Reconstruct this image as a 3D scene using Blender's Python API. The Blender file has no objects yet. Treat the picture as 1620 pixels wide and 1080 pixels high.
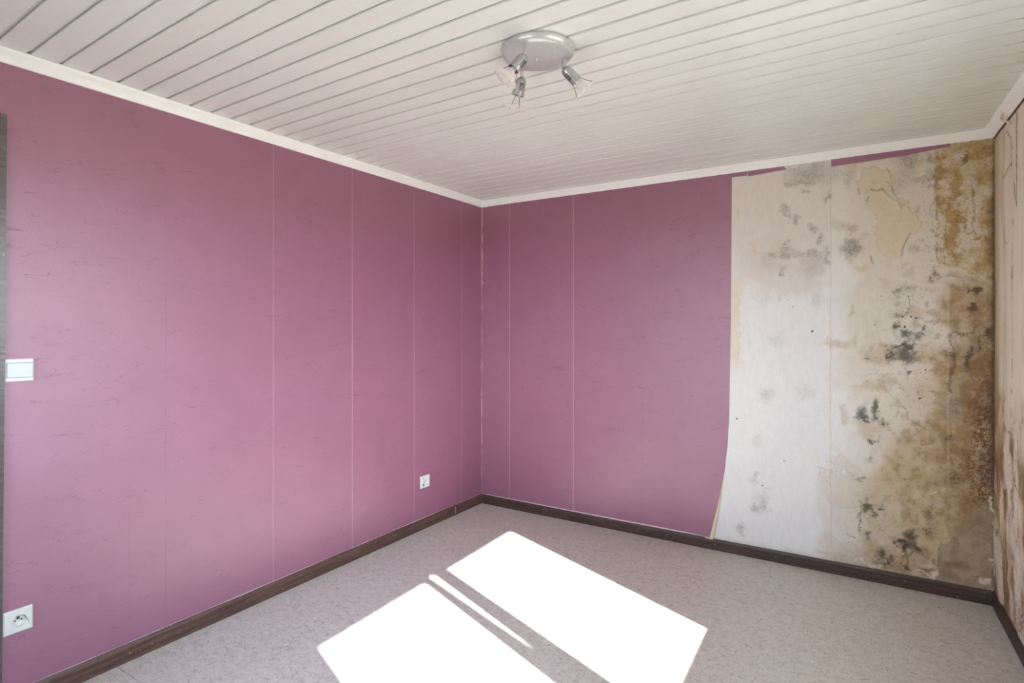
import bpy, bmesh, math, random
import numpy as np
from mathutils import Vector, Matrix

random.seed(7)
RNG = np.random.default_rng(11)
S = bpy.context.scene
COL = S.collection

# ------------------------------------------------------------------ camera
F_PX, CYP, TH = 908.5, 516.4, 0.5641
CAM = np.array([2.636, -3.713, 1.393])
cam_d = bpy.data.cameras.new('camera')
cam = bpy.data.objects.new('camera', cam_d)
COL.objects.link(cam)
cam.location = CAM
cam.rotation_euler = (math.pi / 2, 0, TH)
cam_d.sensor_width = 36
cam_d.lens = F_PX / 1620 * 36
cam_d.shift_y = -(540 - CYP) / 1620
cam_d.clip_start = 0.02
S.camera = cam

# ------------------------------------------------------------------ sky, sun, exposure
S.view_settings.view_transform = 'Standard'
S.view_settings.look = 'None'
S.view_settings.gamma = 1
S.view_settings.use_curve_mapping = False
S.view_settings.exposure = 0.84
S.cycles.max_bounces = 16
S.cycles.diffuse_bounces = 12
S.cycles.sample_clamp_indirect = 20

W = bpy.data.worlds.new('sky')
S.world = W
W.use_nodes = True
wn = W.node_tree.nodes; wl = W.node_tree.links
wn.clear()
w_out = wn.new('ShaderNodeOutputWorld'); w_bg = wn.new('ShaderNodeBackground')
w_tc = wn.new('ShaderNodeTexCoord'); w_sep = wn.new('ShaderNodeSeparateXYZ')
w_ramp = wn.new('ShaderNodeValToRGB'); w_map = wn.new('ShaderNodeMapRange')
w_map.inputs['From Min'].default_value = -1; w_map.inputs['From Max'].default_value = 1
cr = w_ramp.color_ramp
cr.elements[0].position = 0.0; cr.elements[0].color = (0.46, 0.43, 0.40, 1)
cr.elements[1].position = 1.0; cr.elements[1].color = (0.58, 0.80, 1.18, 1)
for p, c in ((0.485, (0.46, 0.43, 0.40, 1)), (0.515, (1.16, 1.27, 1.48, 1)), (0.7, (0.80, 0.96, 1.20, 1))):
    e = cr.elements.new(p); e.color = c
wl.new(w_tc.outputs['Generated'], w_sep.inputs[0]); wl.new(w_sep.outputs['Z'], w_map.inputs['Value'])
wl.new(w_map.outputs[0], w_ramp.inputs[0]); wl.new(w_ramp.outputs[0], w_bg.inputs['Color'])
w_bg.inputs['Strength'].default_value = 9.0
wl.new(w_bg.outputs[0], w_out.inputs[0])

SUN = Vector((-1.0, 0.40, -0.754)).normalized()
sd = bpy.data.lights.new('sun', 'SUN'); sd.energy = 31.0; sd.angle = math.radians(0.6); sd.color = (1.0, 0.995, 0.97)
so = bpy.data.objects.new('sun', sd); COL.objects.link(so)
so.rotation_euler = SUN.to_track_quat('-Z', 'Y').to_euler(); so.location = (8, -5, 6)

# ------------------------------------------------------------------ room measures
ZC = 2.376            # ceiling face
ZB = 2.336            # lower edge of the cornice
PC = 0.048            # cornice projection
HB = 0.0725           # baseboard height
TB = 0.0121           # baseboard thickness
X0, SL = 3.140, 0.0348  # right wall: x = X0 - SL*y
YN = -4.55            # wall behind the camera
WT = 0.14             # right wall thickness
def xr(y): return X0 - SL * y

def ray(u, v):
    r = (u - 810) / F_PX
    return np.array([r * math.cos(TH) - math.sin(TH), r * math.sin(TH) + math.cos(TH), (CYP - v) / F_PX])
def on_left(u, v): d = ray(u, v); return CAM + d * ((0 - CAM[0]) / d[0])
def on_back(u, v): d = ray(u, v); return CAM + d * ((0 - CAM[1]) / d[1])
def on_z(u, v, z): d = ray(u, v); return CAM + d * ((z - CAM[2]) / d[2])
def on_right(u, v):
    d = ray(u, v)
    t = (X0 - SL * CAM[1] - CAM[0]) / (d[0] + SL * d[1])
    return CAM + d * t
def to_px(P):
    d = P - CAM
    r = d[..., 0] * math.cos(TH) + d[..., 1] * math.sin(TH)
    w = -d[..., 0] * math.sin(TH) + d[..., 1] * math.cos(TH)
    return 810 + F_PX * r / w, CYP - F_PX * d[..., 2] / w

# ------------------------------------------------------------------ helpers
def lin(r, g=None, b=None):
    if g is None: g = b = r
    out = []
    for c in (r, g, b):
        c /= 255.0
        out.append(c / 12.92 if c <= 0.04045 else ((c + 0.055) / 1.055) ** 2.4)
    return tuple(out) + (1,)

def link_mesh(name, me, mat, parent=None, smooth=False):
    o = bpy.data.objects.new(name, me)
    COL.objects.link(o)
    if mat is not None: me.materials.append(mat)
    if smooth:
        me.polygons.foreach_set('use_smooth', [True] * len(me.polygons))
    if parent is not None: o.parent = parent
    return o

def obj(name, bm, mat, parent=None, smooth=False, angle=None):
    bmesh.ops.recalc_face_normals(bm, faces=bm.faces)
    me = bpy.data.meshes.new(name); bm.to_mesh(me); bm.free()
    o = link_mesh(name, me, mat, parent, smooth)
    if angle is not None: me.set_sharp_from_angle(angle=math.radians(angle))
    return o

def struct(o): o['kind'] = 'structure'; return o

def add_box(bm, x0, x1, y0, y1, z0, z1, bevel=0):
    m = Matrix.Translation(((x0 + x1) / 2, (y0 + y1) / 2, (z0 + z1) / 2)) @ Matrix.Diagonal((x1 - x0, y1 - y0, z1 - z0, 1))
    r = bmesh.ops.create_cube(bm, size=1, matrix=m)
    if bevel:
        es = list({e for v in r['verts'] for e in v.link_edges})
        bmesh.ops.bevel(bm, geom=es, offset=bevel, segments=2, affect='EDGES')

def add_hexa(bm, p):
    """p: 8 points, bottom four then top four"""
    v = [bm.verts.new(q) for q in p]
    for f in ((0, 3, 2, 1), (4, 5, 6, 7), (0, 1, 5, 4), (1, 2, 6, 5), (2, 3, 7, 6), (3, 0, 4, 7)):
        bm.faces.new([v[i] for i in f])

def add_sweep(bm, rings, close_ring=True, cap=True):
    vs = [[bm.verts.new(p) for p in r] for r in rings]
    n = len(vs[0])
    for a, b in zip(vs[:-1], vs[1:]):
        for i in range(n if close_ring else n - 1):
            j = (i + 1) % n
            bm.faces.new((a[i], a[j], b[j], b[i]))
    if cap and close_ring:
        bm.faces.new(vs[0][::-1]); bm.faces.new(vs[-1])

def add_lathe(bm, prof, origin, axis, seg=32):
    """prof: list of (radius, distance along axis)"""
    axis = Vector(axis).normalized()
    a = axis.orthogonal().normalized(); b = axis.cross(a)
    o = Vector(origin)
    rings = []
    for r, h in prof:
        if r < 1e-6:
            rings.append([bm.verts.new(o + axis * h)])
        else:
            rings.append([bm.verts.new(o + axis * h + (a * math.cos(t) + b * math.sin(t)) * r)
                          for t in [2 * math.pi * i / seg for i in range(seg)]])
    for A, B in zip(rings[:-1], rings[1:]):
        for i in range(seg):
            j = (i + 1) % seg
            if len(A) == 1 and len(B) > 1: bm.faces.new((A[0], B[j], B[i]))
            elif len(B) == 1 and len(A) > 1: bm.faces.new((A[i], A[j], B[0]))
            elif len(A) > 1: bm.faces.new((A[i], A[j], B[j], B[i]))

def add_tube(bm, pts, r, seg=8):
    pts = [Vector(p) for p in pts]
    rings = []
    prev = None
    for i, p in enumerate(pts):
        d = (pts[min(i + 1, len(pts) - 1)] - pts[max(i - 1, 0)]).normalized()
        a = d.orthogonal().normalized() if prev is None else (prev - d * prev.dot(d)).normalized()
        prev = a; b = d.cross(a)
        rings.append([p + (a * math.cos(t) + b * math.sin(t)) * r for t in [2 * math.pi * k / seg for k in range(seg)]])
    add_sweep(bm, rings)

# ------------------------------------------------------------------ materials
def new_mat(name, color=(0.8, 0.8, 0.8, 1), rough=0.5, spec=0.5, metal=0.0):
    m = bpy.data.materials.new(name); m.use_nodes = True
    nt = m.node_tree; b = nt.nodes['Principled BSDF']
    b.inputs['Base Color'].default_value = color
    b.inputs['Roughness'].default_value = rough
    b.inputs['Specular IOR Level'].default_value = spec
    b.inputs['Metallic'].default_value = metal
    return m, nt, b

class N:
    def __init__(self, nt): self.nt = nt
    def node(self, t, **kw):
        n = self.nt.nodes.new(t)
        for k, v in kw.items():
            if k == 'ins':
                for i, x in v.items():
                    if isinstance(x, bpy.types.NodeSocket): self.nt.links.new(x, n.inputs[i])
                    else: n.inputs[i].default_value = x
            else: setattr(n, k, v)
        return n
    def math(self, op, a, b=0.0, c=0.0, clamp=False):
        n = self.node('ShaderNodeMath', operation=op, use_clamp=clamp, ins={0: a, 1: b, 2: c}); return n.outputs[0]
    def noise(self, vec, scale, detail=3, rough=0.5, dist=0.0):
        n = self.node('ShaderNodeTexNoise', ins={'Vector': vec, 'Scale': scale, 'Detail': detail, 'Roughness': rough, 'Distortion': dist})
        return n.outputs['Fac']
    def mix(self, fac, a, b, mode='MIX'):
        n = self.node('ShaderNodeMix', data_type='RGBA', blend_type=mode)
        for i, x in ((0, fac), (6, a), (7, b)):
            if isinstance(x, bpy.types.NodeSocket): self.nt.links.new(x, n.inputs[i])
            else: n.inputs[i].default_value = x
        return n.outputs[2]
    def range(self, v, a, b, c=0.0, d=1.0):
        n = self.node('ShaderNodeMapRange', ins={0: v, 1: a, 2: b, 3: c, 4: d}); return n.outputs[0]
    def bump(self, h, strength, dist):
        n = self.node('ShaderNodeBump', ins={'Strength': strength, 'Distance': dist, 'Height': h}); return n.outputs[0]
    def wallpos(self):
        """(distance along the wall, height, 0), the same for the left and the back wall"""
        g = self.node('ShaderNodeNewGeometry'); s = self.node('ShaderNodeSeparateXYZ', ins={0: g.outputs['Position']})
        h = self.math('SUBTRACT', s.outputs[0], s.outputs[1])
        return h, s.outputs[2], g.outputs['Position'], s
    def vec(self, x, y, z=0.0):
        return self.node('ShaderNodeCombineXYZ', ins={0: x, 1: y, 2: z}).outputs[0]

def wallpaper_mat():
    m, nt, b = new_mat('purple_wallpaper', rough=0.43, spec=1.0); k = N(nt)
    h, z, pos, _ = k.wallpos()
    v1 = k.vec(h, z)
    fine = k.noise(v1, 190, 3, 0.6)
    cloud = k.noise(v1, 5, 4, 0.6)
    base = k.mix(k.range(cloud, 0.3, 0.7), lin(143, 91, 115), lin(150, 97, 122))
    base = k.mix(k.range(fine, 0.3, 0.7, 0.0, 0.35), base, lin(138, 85, 108))
    # short wavy creases, darker in colour and sunk in the bump
    vs = k.vec(k.math('MULTIPLY', h, 5.0), k.math('MULTIPLY', z, 22.0))
    n1 = k.noise(vs, 1.0, 3, 0.55, 0.6)
    line = k.range(k.math('ABSOLUTE', k.math('SUBTRACT', n1, 0.5)), 0.0, 0.009, 1.0, 0.0)
    n2 = k.noise(k.vec(k.math('MULTIPLY', h, 9.0), k.math('MULTIPLY', z, 26.0), 3.3), 1.0, 2, 0.5)
    line = k.math('MULTIPLY', line, k.range(n2, 0.46, 0.60))
    base = k.mix(k.math('MULTIPLY', line, 0.5), base, lin(84, 44, 70))
    nt.links.new(base, b.inputs['Base Color'])
    nt.links.new(k.bump(k.math('SUBTRACT', k.math('ADD', k.math('MULTIPLY', fine, 0.35), k.math('MULTIPLY', cloud, 0.6)), k.math('MULTIPLY', line, 0.4)), 0.35, 0.004), b.inputs['Normal'])
    return m

def floor_mat():
    m, nt, b = new_mat('speckled_vinyl', rough=0.34, spec=0.4); k = N(nt)
    _, _, pos, s = k.wallpos()
    cloud = k.noise(pos, 3.2, 4, 0.6)
    mid = k.noise(pos, 26, 4, 0.65)
    fine = k.noise(pos, 210, 2, 0.6)
    base = k.mix(k.range(cloud, 0.3, 0.7), lin(210, 203, 194), lin(204, 197, 189))
    base = k.mix(k.range(mid, 0.38, 0.62), base, lin(220, 214, 205))
    base = k.mix(k.range(fine, 0.35, 0.65, 0.0, 0.45), base, lin(168, 161, 155))
    tot = None
    for ang, sc, off in ((0.5, 1.0, 0.0), (1.6, 1.15, 5.1), (-0.4, 0.8, 9.7)):
        x = k.math('ADD', k.math('MULTIPLY', s.outputs[0], math.cos(ang) * sc), k.math('MULTIPLY', s.outputs[1], math.sin(ang) * sc))
        y = k.math('ADD', k.math('MULTIPLY', s.outputs[0], -math.sin(ang) * sc), k.math('MULTIPLY', s.outputs[1], math.cos(ang) * sc))
        vv = k.vec(k.math('MULTIPLY', x, 30.0), k.math('MULTIPLY', y, 120.0), off)
        n = k.range(k.noise(vv, 1.0, 4, 0.6, 0.8), 0.57, 0.665)
        tot = n if tot is None else k.math('MAXIMUM', tot, n)
    base = k.mix(k.math('MULTIPLY', tot, 0.45), base, lin(104, 92, 88))
    nt.links.new(base, b.inputs['Base Color'])
    nt.links.new(k.range(mid, 0.3, 0.7, 0.3, 0.42), b.inputs['Roughness'])
    nt.links.new(k.bump(fine, 0.12, 0.002), b.inputs['Normal'])
    return m

def wood_mat(name='dark_wood', c1=(104, 76, 64), c2=(70, 52, 46), c3=(132, 102, 88), rough=0.5):
    m, nt, b = new_mat(name, rough=rough, spec=0.4); k = N(nt)
    h, z, pos, _ = k.wallpos()
    v = k.vec(k.math('MULTIPLY', h, 4.0), k.math('MULTIPLY', z, 70.0))
    g = k.noise(v, 1.0, 5, 0.6, 0.4)
    f = k.noise(pos, 60, 3, 0.6)
    base = k.mix(k.range(g, 0.35, 0.65), lin(*c1), lin(*c2))
    base = k.mix(k.math('MULTIPLY', k.range(f, 0.55, 0.8), 0.5), base, lin(*c3))
    chip = k.range(k.noise(pos, 75, 2, 0.5, 0.8), 0.735, 0.76)
    base = k.mix(k.math('MULTIPLY', chip, 0.8), base, lin(190, 172, 158))
    nt.links.new(base, b.inputs['Base Color'])
    nt.links.new(k.bump(k.math('ADD', g, k.math('MULTIPLY', f, 0.5)), 0.25, 0.003), b.inputs['Normal'])
    return m

def plank_mat():
    m, nt, b = new_mat('white_cladding', rough=0.2, spec=0.5); k = N(nt)
    _, _, pos, s = k.wallpos()
    v = k.vec(k.math('MULTIPLY', s.outputs[0], 6.0), k.math('MULTIPLY', s.outputs[1], 160.0))
    g = k.noise(v, 1.0, 4, 0.6, 0.2)
    cl = k.noise(pos, 1.6, 3, 0.5)
    info = k.node('ShaderNodeObjectInfo')
    base = k.mix(k.range(cl, 0.3, 0.7), lin(226, 229, 226), lin(221, 224, 222))
    base = k.mix(k.math('MULTIPLY', info.outputs['Random'], 0.35), base, lin(214, 214, 209))
    base = k.mix(k.range(g, 0.35, 0.7, 0.0, 0.25), base, lin(206, 204, 198))
    nt.links.new(base, b.inputs['Base Color'])
    nt.links.new(k.bump(g, 0.05, 0.002), b.inputs['Normal'])
    return m

def plaster_mat(name='stained_plaster'):
    m, nt, b = new_mat(name, rough=0.85, spec=0.2); k = N(nt)
    a = k.node('ShaderNodeVertexColor', layer_name='stain')
    g = k.node('ShaderNodeNewGeometry')
    f = k.noise(g.outputs['Position'], 240, 4, 0.7)
    c = k.noise(g.outputs['Position'], 60, 4, 0.65)
    base = k.mix(k.range(f, 0.3, 0.7, 0.0, 0.22), a.outputs['Color'], lin(120, 104, 84), 'MULTIPLY')
    nt.links.new(base, b.inputs['Base Color'])
    nt.links.new(k.bump(k.math('ADD', f, c), 0.3, 0.004), b.inputs['Normal'])
    return m

def plain_noise_mat(name, c1, c2, rough=0.5, spec=0.4, scale=30, metal=0.0, bump=0.05):
    m, nt, b = new_mat(name, rough=rough, spec=spec, metal=metal); k = N(nt)
    g = k.node('ShaderNodeNewGeometry')
    n = k.noise(g.outputs['Position'], scale, 4, 0.6)
    nt.links.new(k.mix(k.range(n, 0.3, 0.7), lin(*c1), lin(*c2)), b.inputs['Base Color'])
    if bump: nt.links.new(k.bump(n, bump, 0.003), b.inputs['Normal'])
    return m

def glass_mat(name, tint=(1, 1, 1, 1), frost=0.0, gloss_rough=0.02):
    m = bpy.data.materials.new(name); m.use_nodes = True
    nt = m.node_tree; nt.nodes.clear(); k = N(nt)
    out = k.node('ShaderNodeOutputMaterial')
    tr = k.node('ShaderNodeBsdfTransparent', ins={0: tint})
    gl = k.node('ShaderNodeBsdfGlossy', ins={'Roughness': gloss_rough})
    fr = k.node('ShaderNodeFresnel', ins={'IOR': 1.45})
    mx = k.node('ShaderNodeMixShader', ins={0: fr.outputs[0], 1: tr.outputs[0], 2: gl.outputs[0]})
    last = mx.outputs[0]
    if frost:
        df = k.node('ShaderNodeBsdfDiffuse', ins={0: lin(247, 244, 241)})
        tl = k.node('ShaderNodeBsdfTranslucent', ins={0: lin(250, 247, 244)})
        ad = k.node('ShaderNodeMixShader', ins={0: 0.5, 1: df.outputs[0], 2: tl.outputs[0]})
        n = k.noise(k.node('ShaderNodeNewGeometry').outputs['Position'], 90, 3, 0.6)
        f = k.range(n, 0.3, 0.7, max(0.0, frost - 0.12), min(1.0, frost + 0.12))
        last = k.node('ShaderNodeMixShader', ins={0: f, 1: last, 2: ad.outputs[0]}).outputs[0]
    nt.links.new(last, out.inputs[0])
    return m

M_PAPER = wallpaper_mat()
M_FLOOR = floor_mat()
M_WOOD = wood_mat()
M_WOOD_R = wood_mat('darker_wood', (80, 60, 52), (58, 44, 38), (98, 74, 64))
M_DOOR = wood_mat('door_frame_wood', (96, 86, 80), (78, 72, 70), (112, 104, 100), 0.25)
M_PLANK = plank_mat()
M_PLASTER = plaster_mat()
M_CORNICE = plain_noise_mat('white_cornice', (238, 240, 238), (234, 235, 233), 0.38, 0.45, 14, 0, 0.03)
M_BACKING = plain_noise_mat('pale_lining', (232, 214, 218), (222, 200, 206), 0.9, 0.2, 25)
M_CREAM = plain_noise_mat('cream_paper_back', (226, 208, 178), (216, 196, 166), 0.9, 0.2, 25)
M_WALL = plain_noise_mat('rough_plaster', (196, 184, 166), (182, 168, 148), 0.9, 0.2, 8)
M_NEAR = plain_noise_mat('near_wall_paint', (188, 160, 170), (180, 150, 162), 0.8, 0.2, 6)
M_PLASTIC = plain_noise_mat('white_plastic', (216, 217, 213), (211, 212, 209), 0.35, 0.5, 40, 0, 0.02)
M_ROCKER = plain_noise_mat('rocker_plastic', (202, 207, 208), (197, 202, 204), 0.35, 0.5, 40, 0, 0.02)
M_HOLE = plain_noise_mat('dark_hole', (38, 38, 40), (26, 26, 28), 0.6, 0.3, 60, 0, 0)
M_BRASS = plain_noise_mat('pin_metal', (170, 168, 160), (140, 138, 132), 0.35, 0.5, 60, 1.0, 0)
M_SILVER = plain_noise_mat('brushed_silver', (196, 198, 197), (186, 188, 187), 0.36, 0.5, 70, 0.32, 0.02)
M_SILVER_D = plain_noise_mat('silver_head', (172, 174, 173), (160, 162, 162), 0.32, 0.5, 70, 0.6, 0.02)
M_WIRE = plain_noise_mat('wire_metal', (96, 94, 92), (76, 74, 72), 0.3, 0.5, 70, 0.8, 0)
M_NAIL = plain_noise_mat('nail_metal', (196, 184, 170), (160, 148, 138), 0.5, 0.4, 90, 0.3, 0)
M_PANE = glass_mat('window_glass', (0.96, 0.98, 0.97, 1))
M_RING = glass_mat('frosted_glass_disc', (0.97, 0.95, 0.94, 1), 0.74, 0.2)
M_BULB = glass_mat('bulb_glass', (0.98, 0.98, 0.97, 1), 0.72, 0.08)
M_FRAME = plain_noise_mat('window_frame_white', (222, 222, 218), (214, 214, 210), 0.4, 0.4, 20)
M_CAULK = plain_noise_mat('dark_gap', (112, 86, 70), (74, 56, 46), 0.8, 0.2, 50)

# ------------------------------------------------------------------ noise fields
def vnoise(x, y, scale, seed):
    r = np.random.default_rng(seed); T = r.random((257, 257))
    X = x * scale + 1000.37; Y = y * scale + 1000.91
    xi = np.floor(X).astype(int); yi = np.floor(Y).astype(int)
    fx = X - xi; fy = Y - yi
    fx = fx * fx * (3 - 2 * fx); fy = fy * fy * (3 - 2 * fy)
    xi %= 256; yi %= 256
    a = T[xi, yi]; b = T[xi + 1, yi]; c = T[xi, yi + 1]; d = T[xi + 1, yi + 1]
    return (a * (1 - fx) + b * fx) * (1 - fy) + (c * (1 - fx) + d * fx) * fy
def fbm(x, y, scale, seed, octv=4, gain=0.55):
    s = 0; amp = 1; tot = 0
    for o in range(octv):
        s = s + amp * vnoise(x, y, scale * 2 ** o, seed + o * 17); tot += amp; amp *= gain
    return s / tot
def sstep(a, b, x):
    t = np.clip((x - a) / (b - a), 0, 1); return t * t * (3 - 2 * t)
def L3(r, g, b): return np.array(lin(r, g, b)[:3])

def surface_grid(name, P, colr, mat, parent):
    """P: (n,m,3) points, colr: (n,m,3) linear colours -> one mesh with the colour layer 'stain'"""
    n, m = P.shape[:2]
    idx = np.arange(n * m).reshape(n, m)
    q = np.stack([idx[:-1, :-1], idx[1:, :-1], idx[1:, 1:], idx[:-1, 1:]], -1).reshape(-1, 4)
    me = bpy.data.meshes.new(name)
    me.vertices.add(n * m); me.vertices.foreach_set('co', P.reshape(-1).astype(np.float32))
    me.loops.add(q.size); me.loops.foreach_set('vertex_index', q.reshape(-1).astype(np.int32))
    me.polygons.add(len(q)); me.polygons.foreach_set('loop_start', np.arange(0, q.size, 4, dtype=np.int32))
    me.update(calc_edges=True)
    at = me.color_attributes.new('stain', 'FLOAT_COLOR', 'POINT')
    c4 = np.ones((n * m, 4), np.float32); c4[:, :3] = np.clip(colr.reshape(-1, 3), 0, 1)
    at.data.foreach_set('color', c4.reshape(-1))
    return link_mesh(name, me, mat, parent, True)

# ------------------------------------------------------------------ floor
bm = bmesh.new(); add_box(bm, -0.15, 3.6, YN - 0.1, 0.15, -0.12, -0.003)
floor = struct(obj('floor', bm, M_WALL))
YSEAM = -2.590
for a, b_ in ((0.10, YSEAM + 0.0012), (YSEAM - 0.0012, YN)):
    bm = bmesh.new(); add_box(bm, -0.1, 3.45, b_, a, -0.003, 0.0)
    obj('vinyl_sheet', bm, M_FLOOR, floor)

# ------------------------------------------------------------------ walls
bm = bmesh.new(); add_box(bm, -0.12, 0.0, YN, 0.12, 0.0, 2.5)
wall_left = struct(obj('wall_left', bm, M_BACKING))
bm = bmesh.new(); add_box(bm, 0.0, 3.4, 0.004, 0.12, 0.0, 2.5)
wall_back = struct(obj('wall_back', bm, M_BACKING))
NX0, NX1, NZ0, NZ1 = 0.45, 2.15, 0.86, 2.20     # opening for the added window behind the camera
bm = bmesh.new()
for a in ((0.0, NX0, 0.0, 2.5), (NX1, 3.44, 0.0, 2.5), (NX0, NX1, 0.0, NZ0), (NX0, NX1, NZ1, 2.5)):
    add_box(bm, a[0], a[1], YN - 0.14, YN, a[2], a[3])
wall_near = struct(obj('wall_near', bm, M_NEAR))

# right wall frame: s runs along the wall from the back corner, n points outwards
LEN = math.hypot(1, SL)
R_S = Vector((SL / LEN, -1 / LEN, 0)); R_N = Vector((1 / LEN, SL / LEN, 0)); R_O = Vector((X0, 0, 0))
def rw(s, n, z): return R_O + R_S * s + R_N * n + Vector((0, 0, z))
def add_rbox(bm, s0, s1, n0, n1, z0, z1):
    add_hexa(bm, [rw(s0, n0, z0), rw(s1, n0, z0), rw(s1, n1, z0), rw(s0, n1, z0),
                  rw(s0, n0, z1), rw(s1, n0, z1), rw(s1, n1, z1), rw(s0, n1, z1)])
NS = 0.10  # plane of the sashes that cut the sunlight
def floor_to_window(x, y):
    """where the sun ray that ends on the floor at (x, y) crosses the sash plane: (s, z)"""
    p = Vector((x, y, 0)); t = (NS - (p - R_O).dot(R_N)) / (-SUN).dot(R_N)
    q = p - SUN * t
    return (q - R_O).dot(R_S), q.z
wA = floor_to_window(0.538, -0.413); wB = floor_to_window(1.985, -0.992); wC = floor_to_window(0.588, -2.053)
S_L, Z_T = wA[0], (wA[1] + wC[1]) / 2
Z_B = wB[1]; S_R = wC[0]
OPS0, OPS1, OPZ0, OPZ1 = S_L - 0.10, S_R + 0.10, Z_B - 0.13, min(Z_T + 0.09, 2.30)
bm = bmesh.new()
SE = 4.7
for a in ((-0.1, OPS0, 0.0, 2.5), (OPS1, SE, 0.0, 2.5), (OPS0, OPS1, 0.0, OPZ0), (OPS0, OPS1, OPZ1, 2.5)):
    add_rbox(bm, a[0], a[1], 0.004, WT, a[2], a[3])
wall_right = struct(obj('wall_right', bm, M_WALL))

# ---- window in the right wall, two casements, the right one slightly sagging and ajar
bm = bmesh.new()
f = 0.05
for a in ((OPS0, OPS0 + f, OPZ0, OPZ1), (OPS1 - f, OPS1, OPZ0, OPZ1), (OPS0 + f, OPS1 - f, OPZ0, OPZ0 + f), (OPS0 + f, OPS1 - f, OPZ1 - f, OPZ1)):
    add_rbox(bm, a[0], a[1], NS - 0.03, NS + 0.04, a[2], a[3])
window = struct(obj('window_1', bm, M_FRAME))
sF = floor_to_window(0.574, -1.131)[0]; sG = floor_to_window(0.572, -1.234)[0]
sH = floor_to_window(0.575, -1.275)[0]; sI = floor_to_window(0.577, -1.333)[0]
def sash(s0, s1, z0, z1, g0, g1, lean0=0.0, lean1=0.0):
    """frame s0..s1 with glass g0..g1; lean shifts the foot of the free stile"""
    bm = bmesh.new(); n0, n1 = NS - 0.012, NS + 0.012
    def stile(a0, a1, b0, b1):
        add_hexa(bm, [rw(a0, n0, z0), rw(a1, n0, z0), rw(a1, n1, z0), rw(a0, n1, z0),
                      rw(b0, n0, z1), rw(b1, n0, z1), rw(b1, n1, z1), rw(b0, n1, z1)])
    stile(s0 + lean0, g0 + lean0 * 0.2, s0, g0); stile(g1 + lean1, s1 + lean1, g1, s1)
    add_rbox(bm, g0, g1, n0, n1, z0, Z_B); add_rbox(bm, g0, g1, n0, n1, Z_T, z1)
    o = obj('window_sash', bm, M_FRAME, window)
    bm = bmesh.new(); add_rbox(bm, g0, g1, NS - 0.002, NS + 0.002, Z_B, Z_T)
    obj('window_pane', bm, M_PANE, o)
    bm = bmesh.new()
    return o
sash(OPS0 + 0.045, sG, OPZ0 + 0.045, OPZ1 - 0.045, S_L, sF)
sash(sH, OPS1 - 0.045, OPZ0 + 0.045, OPZ1 - 0.045, sI, S_R, lean0=-0.055)
bm = bmesh.new(); add_rbox(bm, OPS0 - 0.03, OPS1 + 0.03, -0.05, NS - 0.03, OPZ0 - 0.03, OPZ0)
obj('window_sill', bm, M_FRAME, window)
# portal that guides sampling of the sky through this window
pd = bpy.data.lights.new('window_portal', 'AREA'); pd.shape = 'RECTANGLE'; pd.size = S_R - S_L; pd.size_y = Z_T - Z_B
pd.cycles.is_portal = True
po = bpy.data.objects.new('window_portal', pd); COL.objects.link(po)
po.location = rw((S_L + S_R) / 2, NS + 0.06, (Z_B + Z_T) / 2)
po.rotation_euler = (-R_N).to_track_quat('-Z', 'Y').to_euler()

# ---- added unseen window behind the camera, brightens the dim front of the room
bm = bmesh.new()
for a in ((NX0, NX0 + f, NZ0, NZ1), (NX1 - f, NX1, NZ0, NZ1), (NX0 + f, NX1 - f, NZ0, NZ0 + f), (NX0 + f, NX1 - f, NZ1 - f, NZ1)):
    add_box(bm, a[0], a[1], YN - 0.13, YN - 0.06, a[2], a[3])
fill_win = struct(obj('fill_window', bm, M_FRAME))
xm = (NX0 + NX1) / 2
for x0, x1 in ((NX0 + f - 0.005, xm - 0.002), (xm + 0.002, NX1 - f + 0.005)):
    z0, z1 = NZ0 + f - 0.005, NZ1 - f + 0.005; w = 0.055
    bm = bmesh.new()
    for a in ((x0, x0 + w, z0, z1), (x1 - w, x1, z0, z1), (x0 + w, x1 - w, z0, z0 + w), (x0 + w, x1 - w, z1 - w, z1)):
        add_box(bm, a[0], a[1], YN - 0.108, YN - 0.082, a[2], a[3])
    sa = obj('window_sash', bm, M_FRAME, fill_win)
    bm = bmesh.new(); add_box(bm, x0 + w, x1 - w, YN - 0.097, YN - 0.093, z0 + w, z1 - w); obj('window_pane', bm, M_PANE, sa)
bm = bmesh.new(); add_box(bm, NX0 - 0.03, NX1 + 0.03, YN - 0.06, YN + 0.05, NZ0 - 0.03, NZ0); obj('window_sill', bm, M_FRAME, fill_win)
pd2 = bpy.data.lights.new('window_portal', 'AREA'); pd2.shape = 'RECTANGLE'; pd2.size = NX1 - NX0 - 0.1; pd2.size_y = NZ1 - NZ0 - 0.1
pd2.cycles.is_portal = True
po2 = bpy.data.objects.new('window_portal', pd2); COL.objects.link(po2)
po2.location = (xm, YN - 0.15, (NZ0 + NZ1) / 2); po2.rotation_euler = Vector((0, 1, 0)).to_track_quat('-Z', 'Y').to_euler()

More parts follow.
